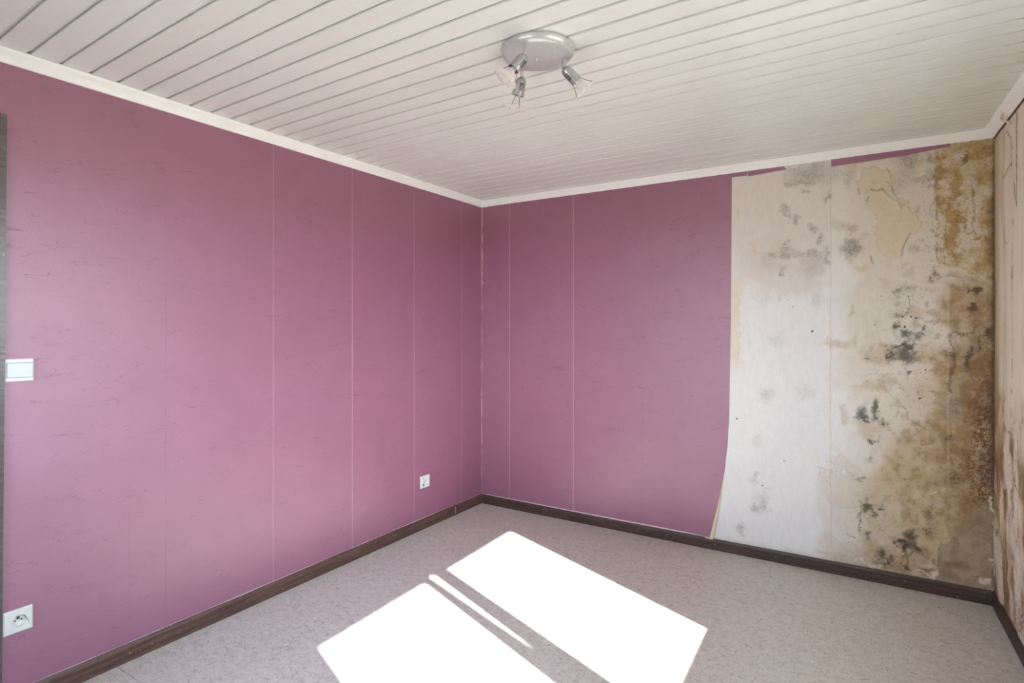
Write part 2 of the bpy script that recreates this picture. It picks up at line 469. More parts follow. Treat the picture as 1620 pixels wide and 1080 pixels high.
# ------------------------------------------------------------------ bare mouldy plaster on the back wall
def build_back_plaster():
    st = 0.0033
    xs = np.arange(1.62, X0 + 0.0035, st); zs = np.arange(0.0, ZB + 0.035, st)
    A, Z = np.meshgrid(xs, zs, indexing='ij')
    P = np.stack([A, np.zeros_like(A), Z], -1)
    U, V = to_px(P)
    n1 = fbm(A, Z, 6, 1); n2 = fbm(A, Z, 14, 2); n3 = fbm(A, Z, 40, 3); n4 = fbm(A, Z, 3, 4); n5 = fbm(A, Z, 95, 5, 3, 0.7); n6 = fbm(A, Z, 24, 6, 5, 0.65)
    wn_ = np.random.default_rng(77).random(A.shape)
    g5 = 0.6 * n5 + 0.4 * wn_            # gritty
    U2 = U + (n1 - 0.5) * 70 + (n2 - 0.5) * 26; V2 = V + (fbm(A, Z, 6, 21) - 0.5) * 70 + (fbm(A, Z, 14, 22) - 0.5) * 26
    Us = U + (n2 - 0.5) * 20 + (n3 - 0.5) * 14; Vs = V + (fbm(A, Z, 14, 31) - 0.5) * 20 + (fbm(A, Z, 40, 32) - 0.5) * 14
    C = np.zeros(A.shape + (3,))
    H = (n2 - 0.5) * 0.0012 + (n3 - 0.5) * 0.0006
    def lay(mask, rgb):
        nonlocal C
        m = np.clip(mask, 0, 1)[..., None]; C = C * (1 - m) + L3(*rgb) * m
    def blob(u, v, ru, rv, ang=0.0, soft=0.5, warp=1):
        a = math.radians(ang); uu = Us if warp == 1 else (U2 if warp == 2 else U); vv = Vs if warp == 1 else (V2 if warp == 2 else V)
        dx = (uu - u) * math.cos(a) + (vv - v) * math.sin(a); dy = -(uu - u) * math.sin(a) + (vv - v) * math.cos(a)
        return sstep(1 + soft, 1 - soft, np.sqrt((dx / ru) ** 2 + (dy / rv) ** 2))
    def path(pts, w, jit=1.0):
        """distance mask along a polyline given where it stands on the wall"""
        best = np.full(A.shape, 1e9); uu = U + (n3 - 0.5) * 10 * jit + (n2 - .5) * 8 * jit; vv = V + (fbm(A, Z, 40, 32) - 0.5) * 10 * jit
        for (a, b), (c, d) in zip(pts[:-1], pts[1:]):
            L = (c - a) ** 2 + (d - b) ** 2; t = np.clip(((uu - a) * (c - a) + (vv - b) * (d - b)) / L, 0, 1)
            best = np.minimum(best, np.hypot(uu - a - t * (c - a), vv - b - t * (d - b)))
        return sstep(w, w * 0.35, best)
    lay(np.ones_like(A), (231, 231, 230))
    # warm tint of the upper left, clean white lower left
    lay(sstep(480, 390, V2) * 0.75, (222, 213, 204))
    lay(blob(1240, 425, 62, 52, 10, 0.35, 2) * 0.5, (214, 203, 192))
    lay(sstep(1176, 1170, Us) * sstep(436, 446, V) * sstep(600, 560, V) * (U < 1182) * 0.9, (227, 217, 201))
    lay(blob(1191, 392, 3.5, 10, -8, 0.3) * 0.7, (222, 202, 174)); lay(blob(1165, 336, 2.6, 9, 12, 0.4) * 0.7, (222, 200, 170))
    # cream middle
    lay(sstep(1318, 1372, U2) * (0.6 + 0.4 * n4) * 0.92, (218, 210, 191))
    lay(sstep(1312, 1318, U) * sstep(1348, 1330, U) * sstep(700, 480, V) * 0.45, (232, 229, 223))
    # faint tan smears with straight upper edges
    for (u, v, ru, rv, s) in ((1395, 560, 30, 14, .55), (1330, 545, 20, 8, .45), (1378, 610, 24, 8, .5), (1355, 540, 3, 12, .4), (1400, 603, 6, 8, .6), (1465, 560, 18, 16, .55), (1447, 495, 14, 8, .55), (1475, 495, 12, 6, .5),
                              (1338, 655, 6, 20, .4), (1458, 625, 8, 14, .5), (1370, 680, 16, 12, .6), (1475, 460, 6, 5, .5), (1500, 480, 10, 6, .6), (1400, 450, 8, 14, .3), (1347, 490, 3, 12, .5)):
        lay(blob(u, v, ru, rv, 0, 0.45) * s * (0.5 + 0.8 * n6), (190, 165, 128))
    # browner and browner to the right and downwards
    lay(sstep(1360, 1400, U2) * sstep(640, 720, V2) * (0.45 + 0.6 * n2), (198, 177, 145))
    lay(sstep(1400, 1500, U2 + (V - 620) * 0.18) * sstep(500, 680, V2) * (0.25 + 0.9 * n2), (188, 162, 122))
    lay(sstep(1478, 1510, U2) * sstep(420, 450, V2) * (0.55 + 0.6 * n1), (172, 145, 106))
    lay(sstep(1500, 1560, U2) * sstep(430, 500, V2) * (0.3 + 0.9 * n2) * 0.9, (150, 119, 80))
    lay(sstep(1440, 1540, U2) * sstep(640, 700, V2) * sstep(860, 780, V2) * (0.3 + 0.8 * n2) * 0.8, (160, 127, 86))
    lay(sstep(1495, 1560, U2) * sstep(560, 680, V2) * sstep(850, 760, V2) * (0.3 + 0.9 * n3) * 0.8, (136, 100, 64))
    lay(blob(1455, 640, 26, 30, 0, 0.6, 2) * 0.45, (212, 199, 178)); lay(blob(1430, 600, 40, 10, 0, 0.5, 2) * 0.4, (218, 206, 186))
    lay(blob(1508, 645, 18, 18, 0, 0.5) * 0.55 * n6 * 1.6, (196, 186, 172))
    lay(blob(1400, 808, 30, 34, 0, 0.6, 2) * 0.65, (206, 193, 168)); lay(blob(1345, 730, 30, 60, 0, 0.6, 2) * 0.5, (222, 214, 202))
    lay(blob(1445, 735, 40, 30, 0, 0.7, 2) * 0.4, (186, 163, 118)); lay(blob(1460, 690, 42, 22, 24, 0.5, 2) * 0.4, (160, 130, 82))
    lay(blob(1330, 830, 30, 44, 0, 0.5, 2) * 0.4, (212, 200, 184)); lay(sstep(850, 880, V2 + (1380 - U) * 0.14) * sstep(1300, 1330, U2) * sstep(1480, 1440, U2) * 0.5, (176, 152, 116))
    lay(sstep(1455, 1530, U2) * sstep(600, 700, V2) * sstep(880, 820, V2) * 0.55, (152, 122, 86)); lay(sstep(1500, 1560, U2) * sstep(470, 560, V2) * 0.4, (134, 104, 70))
    # mottling all over the damp part
    damp = sstep(1350, 1470, U2 + (V - 560) * 0.1)
    lay(damp * sstep(0.52, 0.68, n6) * 0.45, (140, 110, 74)); lay(damp * sstep(0.46, 0.34, n6) * 0.28, (216, 202, 178))
    # grit
    dens = np.clip(sstep(1470, 1572, U2) * sstep(600, 690, V2) * sstep(870, 790, V2) * 0.9 + sstep(1530, 1572, U) * sstep(420, 520, V) * 0.7, 0, 1)
    lay((g5 > 0.70 - 0.16 * dens) * dens * 0.75, (84, 60, 40)); lay((g5 < 0.30 + 0.08 * dens) * dens * 0.6, (200, 176, 144))
    lay(sstep(1545, 1572, U2) * sstep(560, 640, V2) * sstep(800, 760, V2) * 0.45, (80, 60, 50))
    lay(damp * (g5 > 0.74) * 0.35, (110, 86, 60))
    # patched grey brown mortar, lower right
    pb = np.interp(U, [1470, 1478, 1486, 1500, 1520, 1545, 1575], [960, 925, 860, 850, 836, 802, 782])
    patch = sstep(-7, 8, V - pb + (n2 - .5) * 34 + (n3 - .5) * 10)
    lay(patch * 0.75, (172, 152, 126)); lay(patch * sstep(0.4, 0.65, fbm(A - Z * 0.7, Z + A * 0.4, 12, 66)) * 0.8, (150, 132, 108)); lay(patch * sstep(0.5, 0.66, n6) * 0.5, (140, 118, 92)); lay(patch * (g5 > 0.62) * 0.25, (120, 102, 82))
    lay(patch * blob(1515, 895, 12, 8, 10, 0.6) * 0.7, (138, 108, 70))
    lay(patch * path([(1500, 858), (1530, 838), (1550, 825)], 3, 0.4) * 0.25, (124, 108, 90))
    H = H * (1 - patch * 0.5) - patch * 0.0006
    # ochre area, upper right, with flakes of pale paint left on it
    ub = np.interp(V, [210, 250, 300, 320, 415], [1476, 1478, 1479, 1481, 1484]) + (n3 - .5) * 14 * sstep(325, 300, V)
    lb = np.interp(U, [1470, 1484, 1500, 1540, 1575], [412, 414, 419, 436, 452]) + (n2 - .5) * 8
    oc = sstep(-1.2, 1.2, U - ub) * sstep(7, -7, V - lb + (n3 - .5) * 12)
    lay(oc * 0.95, (206, 190, 152))
    lay(oc * sstep(0.47, 0.60, n2) * 0.6, (186, 160, 108)); lay(oc * sstep(0.50, 0.62, n6) * 0.55, (150, 116, 68))
    for (u, v, ru, rv, s) in ((1511, 300, 9, 60, .7), (1520, 340, 9, 20, .5), (1545, 240, 18, 16, .45), (1548, 285, 10, 16, .5), (1488, 246, 8, 8, .7), (1500, 275, 14, 12, .4), (1503, 385, 10, 20, .5), (1530, 385, 12, 16, .5), (1550, 420, 14, 14, .6)):
        lay(oc * blob(u, v, ru, rv, 0, 0.6) * s, (170, 140, 86))
    fl = fbm(A, Z, 15, 61, 6, 0.75)
    for (u, v, ru, rv) in ((1528, 375, 9, 44), (1545, 330, 14, 40), (1492, 262, 9, 8), (1492, 293, 10, 5), (1520, 246, 9, 7), (1545, 245, 7, 9), (1538, 282, 8, 10), (1490, 330, 9, 30), (1491, 375, 9, 26), (1514, 375, 7, 12), (1515, 398, 10, 7), (1545, 388, 12, 8), (1535, 410, 14, 6), (1500, 316, 6, 20), (1558, 380, 6, 16), (1521, 312, 5, 20)):
        fl = fl + 0.13 * blob(u, v, ru, rv, 0, 0.5)
    flm = oc * sstep(0.535, 0.63, fl)
    lay(flm * 0.75, (204, 190, 164)); lay(flm * sstep(0.64, 0.70, fl) * 0.6, (222, 214, 200)); H = H + flm * 0.0018
    lay(oc * (g5 > 0.68) * 0.4, (112, 84, 46))
    lay(path([(1482, 318), (1482, 360), (1483, 412), (1500, 418)], 1.5, 0.5) * (n3 > .45) * 0.6, (110, 86, 50))
    for pts, w, s in (([(1538, 300), (1541, 340), (1537, 352), (1541, 362), (1533, 370), (1525, 366), (1528, 356)], 1.3, .75), ([(1511, 346), (1516, 352), (1525, 350), (1530, 356)], 1.2, .6), ([(1520, 258), (1527, 252), (1530, 246), (1526, 246)], 2.2, .85),
                      ([(1513, 244), (1520, 240), (1526, 246)], 1.2, .6), ([(1511, 384), (1506, 395), (1512, 408)], 1.3, .6), ([(1513, 340), (1517, 342)], 1.2, .7), ([(1546, 262), (1568, 259)], 0.9, .6), ([(1541, 362), (1548, 378)], 1.4, .6), ([(1537, 282), (1537, 296), (1541, 310)], 1.2, .5)):
        lay(path(pts, w + 0.4, 0.9) * s * (0.4 + 0.35 * (g5 > 0.45)), (70, 54, 34))
    # corner line, darker towards the corner
    lay(sstep(1560, 1574, U + (n2 - 0.5) * 14) * sstep(215, 330, V) * sstep(800, 760, V) * 0.7, (104, 78, 54))
    lay(sstep(1567, 1574, U + (n3 - 0.5) * 8) * 0.5, (76, 58, 46))
    # loose beige paint that has come off in a sheet
    bg = np.maximum(blob(1418, 352, 35, 34, 0, 0.06), blob(1412, 378, 30, 30, -20, 0.06))
    bg = np.maximum(bg, np.maximum(blob(1384, 284, 28, 20, 10, 0.15), blob(1392, 318, 22, 18, 40, 0.1)))
    bg = bg * (1 - blob(1436, 285, 20, 34, -14, 0.12)) * (1 - blob(1443, 395, 14, 26, 20, 0.12, 0)) * (1 - blob(1370, 352, 12, 20, 0, 0.3))
    lay(bg * 0.88, (216, 203, 176)); H = H + bg * 0.0022
    lay(bg * (1 - bg) * 4 * 0.3, (190, 166, 130))
    lay(blob(1452, 262, 7, 13, 0, 0.2) * 0.7, (220, 204, 178)); lay(blob(1385, 285, 4, 3, 0, .3) * 0.6, (196, 174, 140))
    for pts, w, s in (([(1378, 300), (1388, 302), (1396, 299)], 1.3, .7), ([(1404, 266), (1410, 290), (1412, 308), (1417, 318)], 1.2, .45), ([(1440, 369), (1430, 388), (1426, 404)], 1.2, .65), ([(1358, 300), (1360, 306)], 2, .5), ([(1372, 318), (1376, 312)], 1.8, .6), ([(1378, 406), (1381, 416)], 2, .6)):
        lay(path(pts, w + 0.3, 0.4) * s * 0.75, (110, 96, 78))
    ridge = path([(1394, 301), (1408, 314), (1424, 328)], 4, 0.2) + path([(1403, 290), (1412, 306), (1423, 324)], 3.5, 0.2) + path([(1415, 328), (1430, 324)], 2.5, 0.2) * 0.6
    H = H + ridge * 0.006
    lay(blob(1368, 423, 14, 5, -8, 0.3) * 0.6, (214, 196, 166)); lay(blob(1345, 275, 6, 22, 0, 0.6) * 0.4, (190, 172, 142)); lay(blob(1356, 262, 14, 8, 0, 0.4) * 0.5, (218, 202, 172))
    # ghosts of the joints of the old strips
    for ux, v0, v1, s in ((2.416, 262, 930, 1.0), (2.954, 440, 800, 0.45)):
        d = np.abs(A - ux + (n2 - .5) * 0.006); gg = sstep(v0, v0 + 12, V) * sstep(v1, v1 - 40, V) * s
        lay(sstep(0.006, 0.002, d) * gg * 0.4, (234, 228, 218)); lay(sstep(0.004, 0.001, np.abs(A - ux - 0.006 + (n2 - .5) * 0.006)) * gg * 0.35, (180, 162, 134))
        H = H + sstep(0.005, 0.001, d) * gg * 0.0009
    # black mould: dense specks inside soft halos
    def mould(u, v, ru, rv, an, s, col=(50, 47, 43), halo=0.25):
        m = blob(u, v, ru * 1.25, rv * 1.25, an, 0.8)
        lay(m * halo * s, (124, 114, 100))
        k_ = sstep(0.0, 0.16, m * s * 0.55 + 0.10 - (1 - g5) * 0.62)
        lay(k_ * m * 0.74, col)
    for a in ((1432, 563, 15, 9, 0, 1.15), (1435, 549, 8, 6, 0, .9), (1424, 548, 10, 3.5, -20, .9), (1408, 560, 7, 6, 30, .7), (1431, 527, 7, 6, 0, .9), (1418, 514, 4, 4, 0, .8), (1450, 532, 14, 7, -20, .55), (1458, 517, 4, 5, 40, .8), (1437, 590, 5, 3, 0, .9),
              (1361, 656, 7, 12, 20, 1.0), (1368, 664, 6, 4, 0, .8), (1386, 645, 5, 13, 12, 1.0), (1382, 662, 4, 4, 0, .8), (1394, 673, 6, 8, 0, .7), (1372, 568, 4, 3, 0, .7), (1405, 675, 6, 6, 0, .5),
              (1374, 800, 7, 9, 20, 1.05), (1382, 812, 5, 6, 0, .6), (1391, 799, 3, 4, 0, .6), (1373, 845, 9, 8, 0, .55), (1442, 849, 9, 8, 0, 1.3), (1436, 866, 14, 8, 18, 1.2), (1421, 862, 8, 5, -10, .9), (1430, 874, 4, 7, 0, 1.0), (1456, 870, 9, 3.5, 30, 1.1), (1464, 878, 3, 4, 0, .9),
              (1392, 878, 9, 12, 20, .75), (1408, 885, 10, 8, 0, .6), (1402, 896, 12, 6, 0, .5), (1433, 895, 3, 8, -35, .9), (1475, 888, 4, 6, 0, .6), (1362, 760, 5, 4, 0, .7), (1378, 724, 5, 4, 0, .6), (1382, 693, 8, 5, 0, .7), (1377, 690, 4, 3, 0, .8)):
        mould(*a)
    for a in ((1425, 463, 14, 7, -20, .6), (1418, 497, 9, 5, -10, .55), (1472, 438, 7, 6, 0, .55), (1483, 432, 3, 5, 0, .6), (1515, 434, 18, 4, 0, .5), (1510, 640, 14, 8, 0, .35), (1505, 660, 10, 5, 0, .35)):
        mould(*a, col=(112, 106, 98), halo=0.5)
    for a in ((1468, 816, 8, 7, 0, .5), (1470, 840, 8, 11, 0, .45), (1508, 560, 10, 10, 0, .6), (1470, 800, 6, 6, 0, .4)):
        mould(*a, col=(88, 78, 48), halo=0.6)
    for a in ((1527, 459, 4, 5, 0, .9), (1541, 458, 7, 6, 0, 1.0), (1540, 485, 8, 7, 0, .9), (1533, 565, 6, 18, 8, .7), (1545, 550, 4, 14, 6, .6), (1566, 530, 5, 10, 0, .7), (1500, 697, 8, 6, 0, .55), (1508, 757, 8, 9, 0, .5), (1480, 762, 10, 5, 0, .4)):
        mould(*a, col=(84, 60, 38), halo=0.7)
    for pts, w, s, c in (([(1502, 532), (1510, 526), (1522, 530), (1536, 527), (1545, 516)], 4.5, .8, (72, 60, 40)), ([(1507, 560), (1512, 572), (1506, 585), (1505, 605), (1504, 618)], 5, .75, (74, 62, 40)), ([(1503, 540), (1508, 552)], 2.2, .8, (50, 42, 30)),
                         ([(1439, 470), (1436, 480), (1440, 486), (1433, 494), (1426, 500)], 1.7, .75, (54, 48, 42)), ([(1439, 470), (1446, 468), (1446, 474)], 1.5, .6, (54, 48, 42)), ([(1404, 552), (1415, 551), (1424, 543), (1436, 539)], 1.6, .7, (60, 54, 48)), ([(1456, 516), (1463, 521)], 2.4, .8, (60, 50, 38)),
                         ([(1362, 802), (1363, 815), (1361, 830), (1358, 842)], 1.7, .85, (64, 54, 44)), ([(1338, 842), (1350, 850)], 1.6, .6, (90, 80, 68)), ([(1418, 757), (1430, 757), (1440, 760)], 1.6, .6, (96, 78, 54)), ([(1445, 667), (1460, 676), (1468, 682)], 2.6, .5, (112, 88, 56)), ([(1360, 758), (1366, 761)], 1.4, .7, (70, 60, 50)),
                         ([(1338, 735), (1340, 745), (1352, 752)], 1.2, .5, (110, 94, 74)), ([(1376, 590), (1430, 592), (1470, 588)], 1.4, .3, (140, 116, 86)), ([(1378, 543), (1408, 540), (1420, 545)], 1.3, .35, (150, 122, 88))):
        lay(path(pts, w, 0.9) * s * (0.30 + 0.5 * (g5 > 0.46)), c)
    # grey mildew on the pale part
    for (u, v, ru, rv, s) in (
            (1272, 275, 22, 10, .42), (1285, 268, 14, 10, .42), (1300, 275, 12, 14, .3), (1258, 289, 12, 5, .5), (1245, 293, 4, 3, .6), (1276, 288, 10, 4, .45), (1308, 311, 3.5, 5.5, 1.0), (1273, 306, 3.5, 3.5, .7), (1242, 337, 5.5, 4.5, .75), (1246, 327, 4, 4, .6),
            (1261, 347, 5.5, 6, .8), (1285, 360, 6, 6, .6), (1281, 366, 4, 4, .6), (1295, 381, 5, 7, .9), (1245, 400, 6, 4, .6), (1244, 387, 2, 3, .7), (1270, 404, 22, 4, .42), (1288, 408, 14, 5, .4), (1238, 428, 4, 8, .75), (1239, 432, 4, 3, .5), (1284, 425, 13, 10, .32), (1223, 409, 4, 4, .6), (1308, 405, 3, 6, .6), (1308, 392, 3, 4, .5), (1215, 412, 12, 10, .25),
            (1210, 475, 10, 6, .22), (1234, 473, 2.5, 4, .4), (1294, 478, 8, 8, .25), (1341, 361, 6, 6, .7), (1347, 392, 11, 8, .85), (1340, 388, 6, 8, .5), (1354, 390, 5, 8, .4), (1345, 404, 6, 5, .5), (1325, 272, 8, 12, .35), (1339, 280, 5, 12, .35), (1327, 358, 8, 8, .3), (1364, 372, 4, 8, .35), (1308, 412, 3, 3, .5),
            (1210, 628, 9, 7, .3), (1228, 540, 10, 8, .2), (1207, 802, 8, 7, .55), (1192, 806, 6, 5, .55), (1209, 786, 10, 7, .35), (1177, 838, 6, 5, .65), (1272, 620, 14, 10, .2), (1194, 752, 3, 4, .5), (1188, 760, 4, 4, .35), (1218, 873, 8, 2, .35), (1202, 700, 6, 8, .2),
            (1475, 248, 6, 6, .8), (1474, 275, 5, 8, .7), (1478, 320, 3, 7, .9), (1440, 250, 14, 7, .6), (1432, 268, 14, 14, .4), (1445, 262, 4, 6, .6), (1460, 285, 8, 4, .3), (1413, 300, 3, 4, .5), (1420, 290, 6, 8, .3), (1474, 334, 3, 5, .6), (1480, 345, 4, 4, .4)):
        m = blob(u, v, ru * 1.2, rv * 1.2, 0, 0.85)
        lay(m * s * 0.55, (146, 141, 135)); lay(m * s * (g5 > 0.56) * 0.6, (104, 99, 92))
    # scattered specks
    rr = np.random.default_rng(5)
    for i in range(46):
        u = rr.uniform(1340, 1570); v = rr.uniform(260, 910); r = rr.uniform(0.7, 1.4)
        lay(((U - u) ** 2 + (V - v) ** 2 < r * r) * 0.6, (70, 58, 46))
    for (u, v, r) in ((1285, 524, 1.8), (1254, 485, 1.0), (1247, 474, .9), (1241, 729, 1.1), (1166, 662, 1.2), (1206, 768, 1.1), (1446, 885, 2.0), (1555, 918, 2.6), (1559, 930, 1.9), (1546, 911, 1.2), (1455, 630, 1.7), (1441, 501, 1.5), (1449, 503, 1.4), (1428, 501, 1.2), (1431, 517, 2.0), (1464, 585, 1.2), (1466, 600, 1.0), (1429, 617, 1.0)):
        m = ((U - u) ** 2 + (V - v) ** 2 < r * r); lay(m * 0.92, (40, 34, 30)); H = H - m * 0.0015
    # round plaster plug and flakes near the floor
    pl = blob(1452, 888, 18, 15, -25, 0.10, 0) * sstep(1476, 1470, U)
    lay(pl * 0.8, (186, 162, 134)); H = H + pl * 0.0022
    lay(path([(1436, 898), (1436, 880), (1446, 872), (1460, 876)], 2.0, 0.2) * 0.5, (70, 60, 50))
    lay(blob(1466, 901, 10, 2.2, -12, 0.5) * 0.8, (112, 72, 52)); lay(blob(1462, 894, 9, 5, 20, 0.5) * 0.5, (208, 194, 178))
    for (u, v, ru, rv, an) in ((1378, 892, 16, 2.5, 8), (1360, 888, 8, 3, 0), (1466, 909, 22, 2.5, 8), (1484, 905, 4, 5, 0), (1475, 780, 9, 2.4, -8), (1557, 921, 9, 6, 0), (1569, 797, 2.6, 12, 0), (1571, 815, 2.6, 8, 0), (1571, 887, 2.5, 6, 0), (1305, 872, 18, 5, 8)):
        m = blob(u, v, ru, rv, an, 0.35) * sstep(0.35, 0.5, n3 + 0.08); lay(m * 0.8, (222, 212, 198)); H = H + m * 0.0028
    # blistered paint, lower middle
    bn = fbm(A, Z, 7, 81); br = sstep(1285, 1315, U2) * sstep(1385, 1360, U2) * sstep(690, 750, V2)
    bl = sstep(0.50, 0.54, bn) * br
    lay(bl * 0.35, (210, 196, 176)); H = H + bl * 0.0024
    lay(sstep(0.012, 0.0, np.abs(bn - 0.51)) * br * 0.35, (166, 146, 118))
    # dust line over the baseboard
    lay(sstep(HB + 0.03, HB + 0.0, Z + (n2 - 0.5) * 0.03) * 0.3, (200, 184, 160))
    fs = fbm(A * 2.5, Z * 0.8, 30, 91)
    C = C * (0.95 + 0.10 * fs)[..., None]
    P[..., 1] = -np.clip(H, -0.003, 0.012) - 0.0005
    o = surface_grid('bare_plaster', P, C, M_PLASTER, wall_back)
    o['label'] = 'bare stained plaster with black mould and ochre damp'
build_back_plaster()

def build_right_plaster():
    ss = np.concatenate([np.arange(0.0, 0.80, 0.0033), np.arange(0.80, OPS0 + 0.001, 0.012)]); ss[-1] = OPS0
    zs = np.arange(0.0, ZB + 0.035, 0.0045)
    A, Z = np.meshgrid(ss, zs, indexing='ij')
    o = np.array(R_O); s = np.array(R_S); n = np.array(R_N)
    P0 = o + A[..., None] * s + Z[..., None] * np.array([0, 0, 1.0])
    U, V = to_px(P0); U = np.where(A < 1.0, U, 3000)
    n1 = fbm(A, Z * 0.22, 9, 101); n2 = fbm(A, Z * 0.10, 30, 102); n3 = fbm(A, Z, 40, 103); n4 = fbm(A, Z, 5, 104); n5 = fbm(A, Z, 95, 105, 3, .7); n6 = fbm(A, Z * 0.5, 16, 106, 5, .6)
    C = np.zeros(A.shape + (3,)); H = (n1 - 0.5) * 0.003
    def lay(mask, rgb):
        nonlocal C
        m = np.clip(mask, 0, 1)[..., None]; C = C * (1 - m) + L3(*rgb) * m
    def path(pts, w, jit=1.0):
        best = np.full(A.shape, 1e9); uu = U + (n3 - 0.5) * 4 * jit; vv = V
        for (a, b), (c, d) in zip(pts[:-1], pts[1:]):
            L = (c - a) ** 2 + (d - b) ** 2; t = np.clip(((uu - a) * (c - a) + (vv - b) * (d - b)) / L, 0, 1)
            best = np.minimum(best, np.hypot(uu - a - t * (c - a), vv - b - t * (d - b)))
        return sstep(w, w * 0.35, best)
    lay(np.ones_like(A), (230, 221, 203))
    lay(sstep(0.48, 0.66, n2) * 0.4, (204, 183, 150))
    lay(sstep(0.5, 0.64, n1) * 0.5, (230, 220, 205))
    lay(sstep(0.40, 0.28, n1) * 0.4, (186, 160, 124))
    corner = sstep(0.16, 0.03, A + (n2 - .5) * 0.10)
    lay(corner * 0.6, (180, 152, 114)); lay(sstep(0.02, 0.0, A + (n3 - .5) * .02) * 0.6, (116, 90, 64))
    lay(sstep(0.55, 0.7, n2) * sstep(2.36, 2.0, Z) * corner * 0.5, (126, 96, 62))
    low = sstep(1.15, 0.75, Z + (n4 - 0.5) * 0.6)
    w1 = fbm(A + Z * 0.12 + (n4 - .5) * 0.12, Z * 0.32, 13, 108, 5, .55)
    lay(low * 0.55, (196, 172, 138)); lay(low * sstep(0.5, 0.6, w1) * 0.75, (222, 208, 190)); lay(low * sstep(0.46, 0.38, w1) * 0.7, (158, 126, 90))
    lay(low * sstep(0.37, 0.30, w1) * 0.6, (108, 84, 60)); lay(low * sstep(0.58, 0.66, w1) * 0.8, (232, 224, 214))
    lay(low * sstep(0.5, 0.62, n6) * 0.35, (176, 134, 104)); lay(low * sstep(0.60, 0.66, n6) * (n5 > .5) * 0.6, (96, 76, 58))
    H = H + low * sstep(0.5, 0.56, w1) * 0.004
    lay(low * (n5 > 0.62) * 0.25, (96, 76, 58))
    for pts, w, st_, c in (([(1608, 165), (1608.5, 325)], 1.3, .85, (70, 56, 42)), ([(1604.5, 290), (1606, 312), (1609, 326)], 1.2, .8, (80, 64, 48)), ([(1593, 208), (1599, 218), (1601, 236)], 2.2, .75, (96, 74, 50)), ([(1600, 236), (1599.5, 270)], 1.0, .6, (100, 80, 56)), ([(1587, 282), (1597, 262)], 2.2, .7, (140, 104, 58)),
                           ([(1600, 258), (1600, 262)], 1.6, .9, (40, 32, 26)), ([(1602, 346), (1603.5, 358)], 1.6, .8, (70, 56, 42)), ([(1587, 360), (1589, 380), (1591, 386), (1596, 382)], 1.1, .6, (96, 76, 54)), ([(1601, 385), (1601, 470)], 1.0, .6, (96, 80, 62)), ([(1601, 420), (1601, 440)], 1.3, .8, (70, 58, 46)), ([(1601, 568), (1601, 598)], 1.5, .8, (64, 54, 44)),
                           ([(1600.5, 616), (1600.5, 624)], 1.5, .8, (64, 54, 44)), ([(1599.5, 645), (1599, 658)], 1.7, .85, (54, 46, 38)), ([(1598.5, 676), (1598, 682)], 1.6, .8, (64, 54, 44)), ([(1601, 495), (1601, 560)], 0.9, .45, (110, 92, 72)), ([(1578, 838), (1579, 848)], 2.2, .8, (92, 58, 38)),
                           ([(1612, 730), (1606, 760), (1614, 785)], 2.2, .5, (104, 84, 62)), ([(1598, 800), (1604, 830), (1612, 870), (1608, 930)], 2.0, .5, (104, 84, 62)), ([(1590, 470), (1588, 700)], 6, .3, (160, 126, 84))):
        gg = path(pts, w * 0.75 + .2, 0.5); lay(gg * st_ * (0.35 + 0.4 * (n5 > .45)), c); H = H - gg * 0.001
    for pts, w, st_ in (([(1592, 640), (1590, 665), (1596, 678), (1596, 640)], 5, .7), ([(1594, 690), (1590, 770)], 6, .6), ([(1595, 830), (1603, 850), (1612, 885), (1610, 930)], 6, .6), ([(1586, 475), (1589, 490)], 5, .6), ([(1606, 440), (1614, 660)], 8, .25)):
        lay(path(pts, w) * st_, (228, 217, 203))
    H = np.clip(H, -0.003, 0.01)
    P = P0 - (H[..., None] + 0.0005) * n
    q = surface_grid('bare_plaster', P, C, M_PLASTER, wall_right)
    q['label'] = 'peeling brown and cream plaster with streaks'
build_right_plaster()

# ------------------------------------------------------------------ wallpaper strips
PT = 0.0011   # thickness of the paper
ZP0 = HB + 0.003
def paper_left(y0, y1, z0=ZP0, z1=ZB + 0.03, lean=0.0):
    bm = bmesh.new()
    add_hexa(bm, [(0, y0 + lean, z0), (PT, y0 + lean, z0), (PT, y1, z0), (0, y1, z0), (0, y0, z1), (PT, y0, z1), (PT, y1, z1), (0, y1, z1)])
    return obj('wallpaper_strip', bm, M_PAPER, wall_left)
g = 0.0012
paper_left(-0.259 + g, -0.002); paper_left(-0.785 + g, -0.259 - g)
paper_left(-1.329 + g, -0.785 - g); paper_left(-1.861 + g, -1.329 - g)
paper_left(-2.394 + 0.0003, -1.861 - g * 0.6); paper_left(-2.9415, -2.394 - 0.0003, lean=-0.016)
paper_left(-3.30, -2.9415 - g, z0=2.150); paper_left(YN, -4.02)
paper_left(-4.02 + g, -3.30 - g, z0=2.150)
bm = bmesh.new(); add_box(bm, 0.0, 1.63, -0.0002, 0.0039, 0.0, ZB + 0.03); obj('lining_paper', bm, M_BACKING, wall_back)
bm = bmesh.new(); add_box(bm, PT - 0.0003, PT + 0.0007, -2.541, -2.5355, HB + 0.02, 1.66); obj('paper_crease', bm, M_PAPER, wall_left)
bm = bmesh.new(); add_box(bm, 1.3425, 1.3455, -PT - 0.0012, -PT + 0.0002, 0.33, 0.48); obj('paper_crease', bm, M_PAPER, wall_back)
def paper_back(x0, x1):
    bm = bmesh.new(); add_box(bm, x0, x1, -PT, 0.0, ZP0, ZB + 0.03); return obj('wallpaper_strip', bm, M_PAPER, wall_back)
paper_back(0.002, 0.264 - g); paper_back(0.264 + g, 0.807 - g); paper_back(0.807 + g, 1.344 - 0.0002)
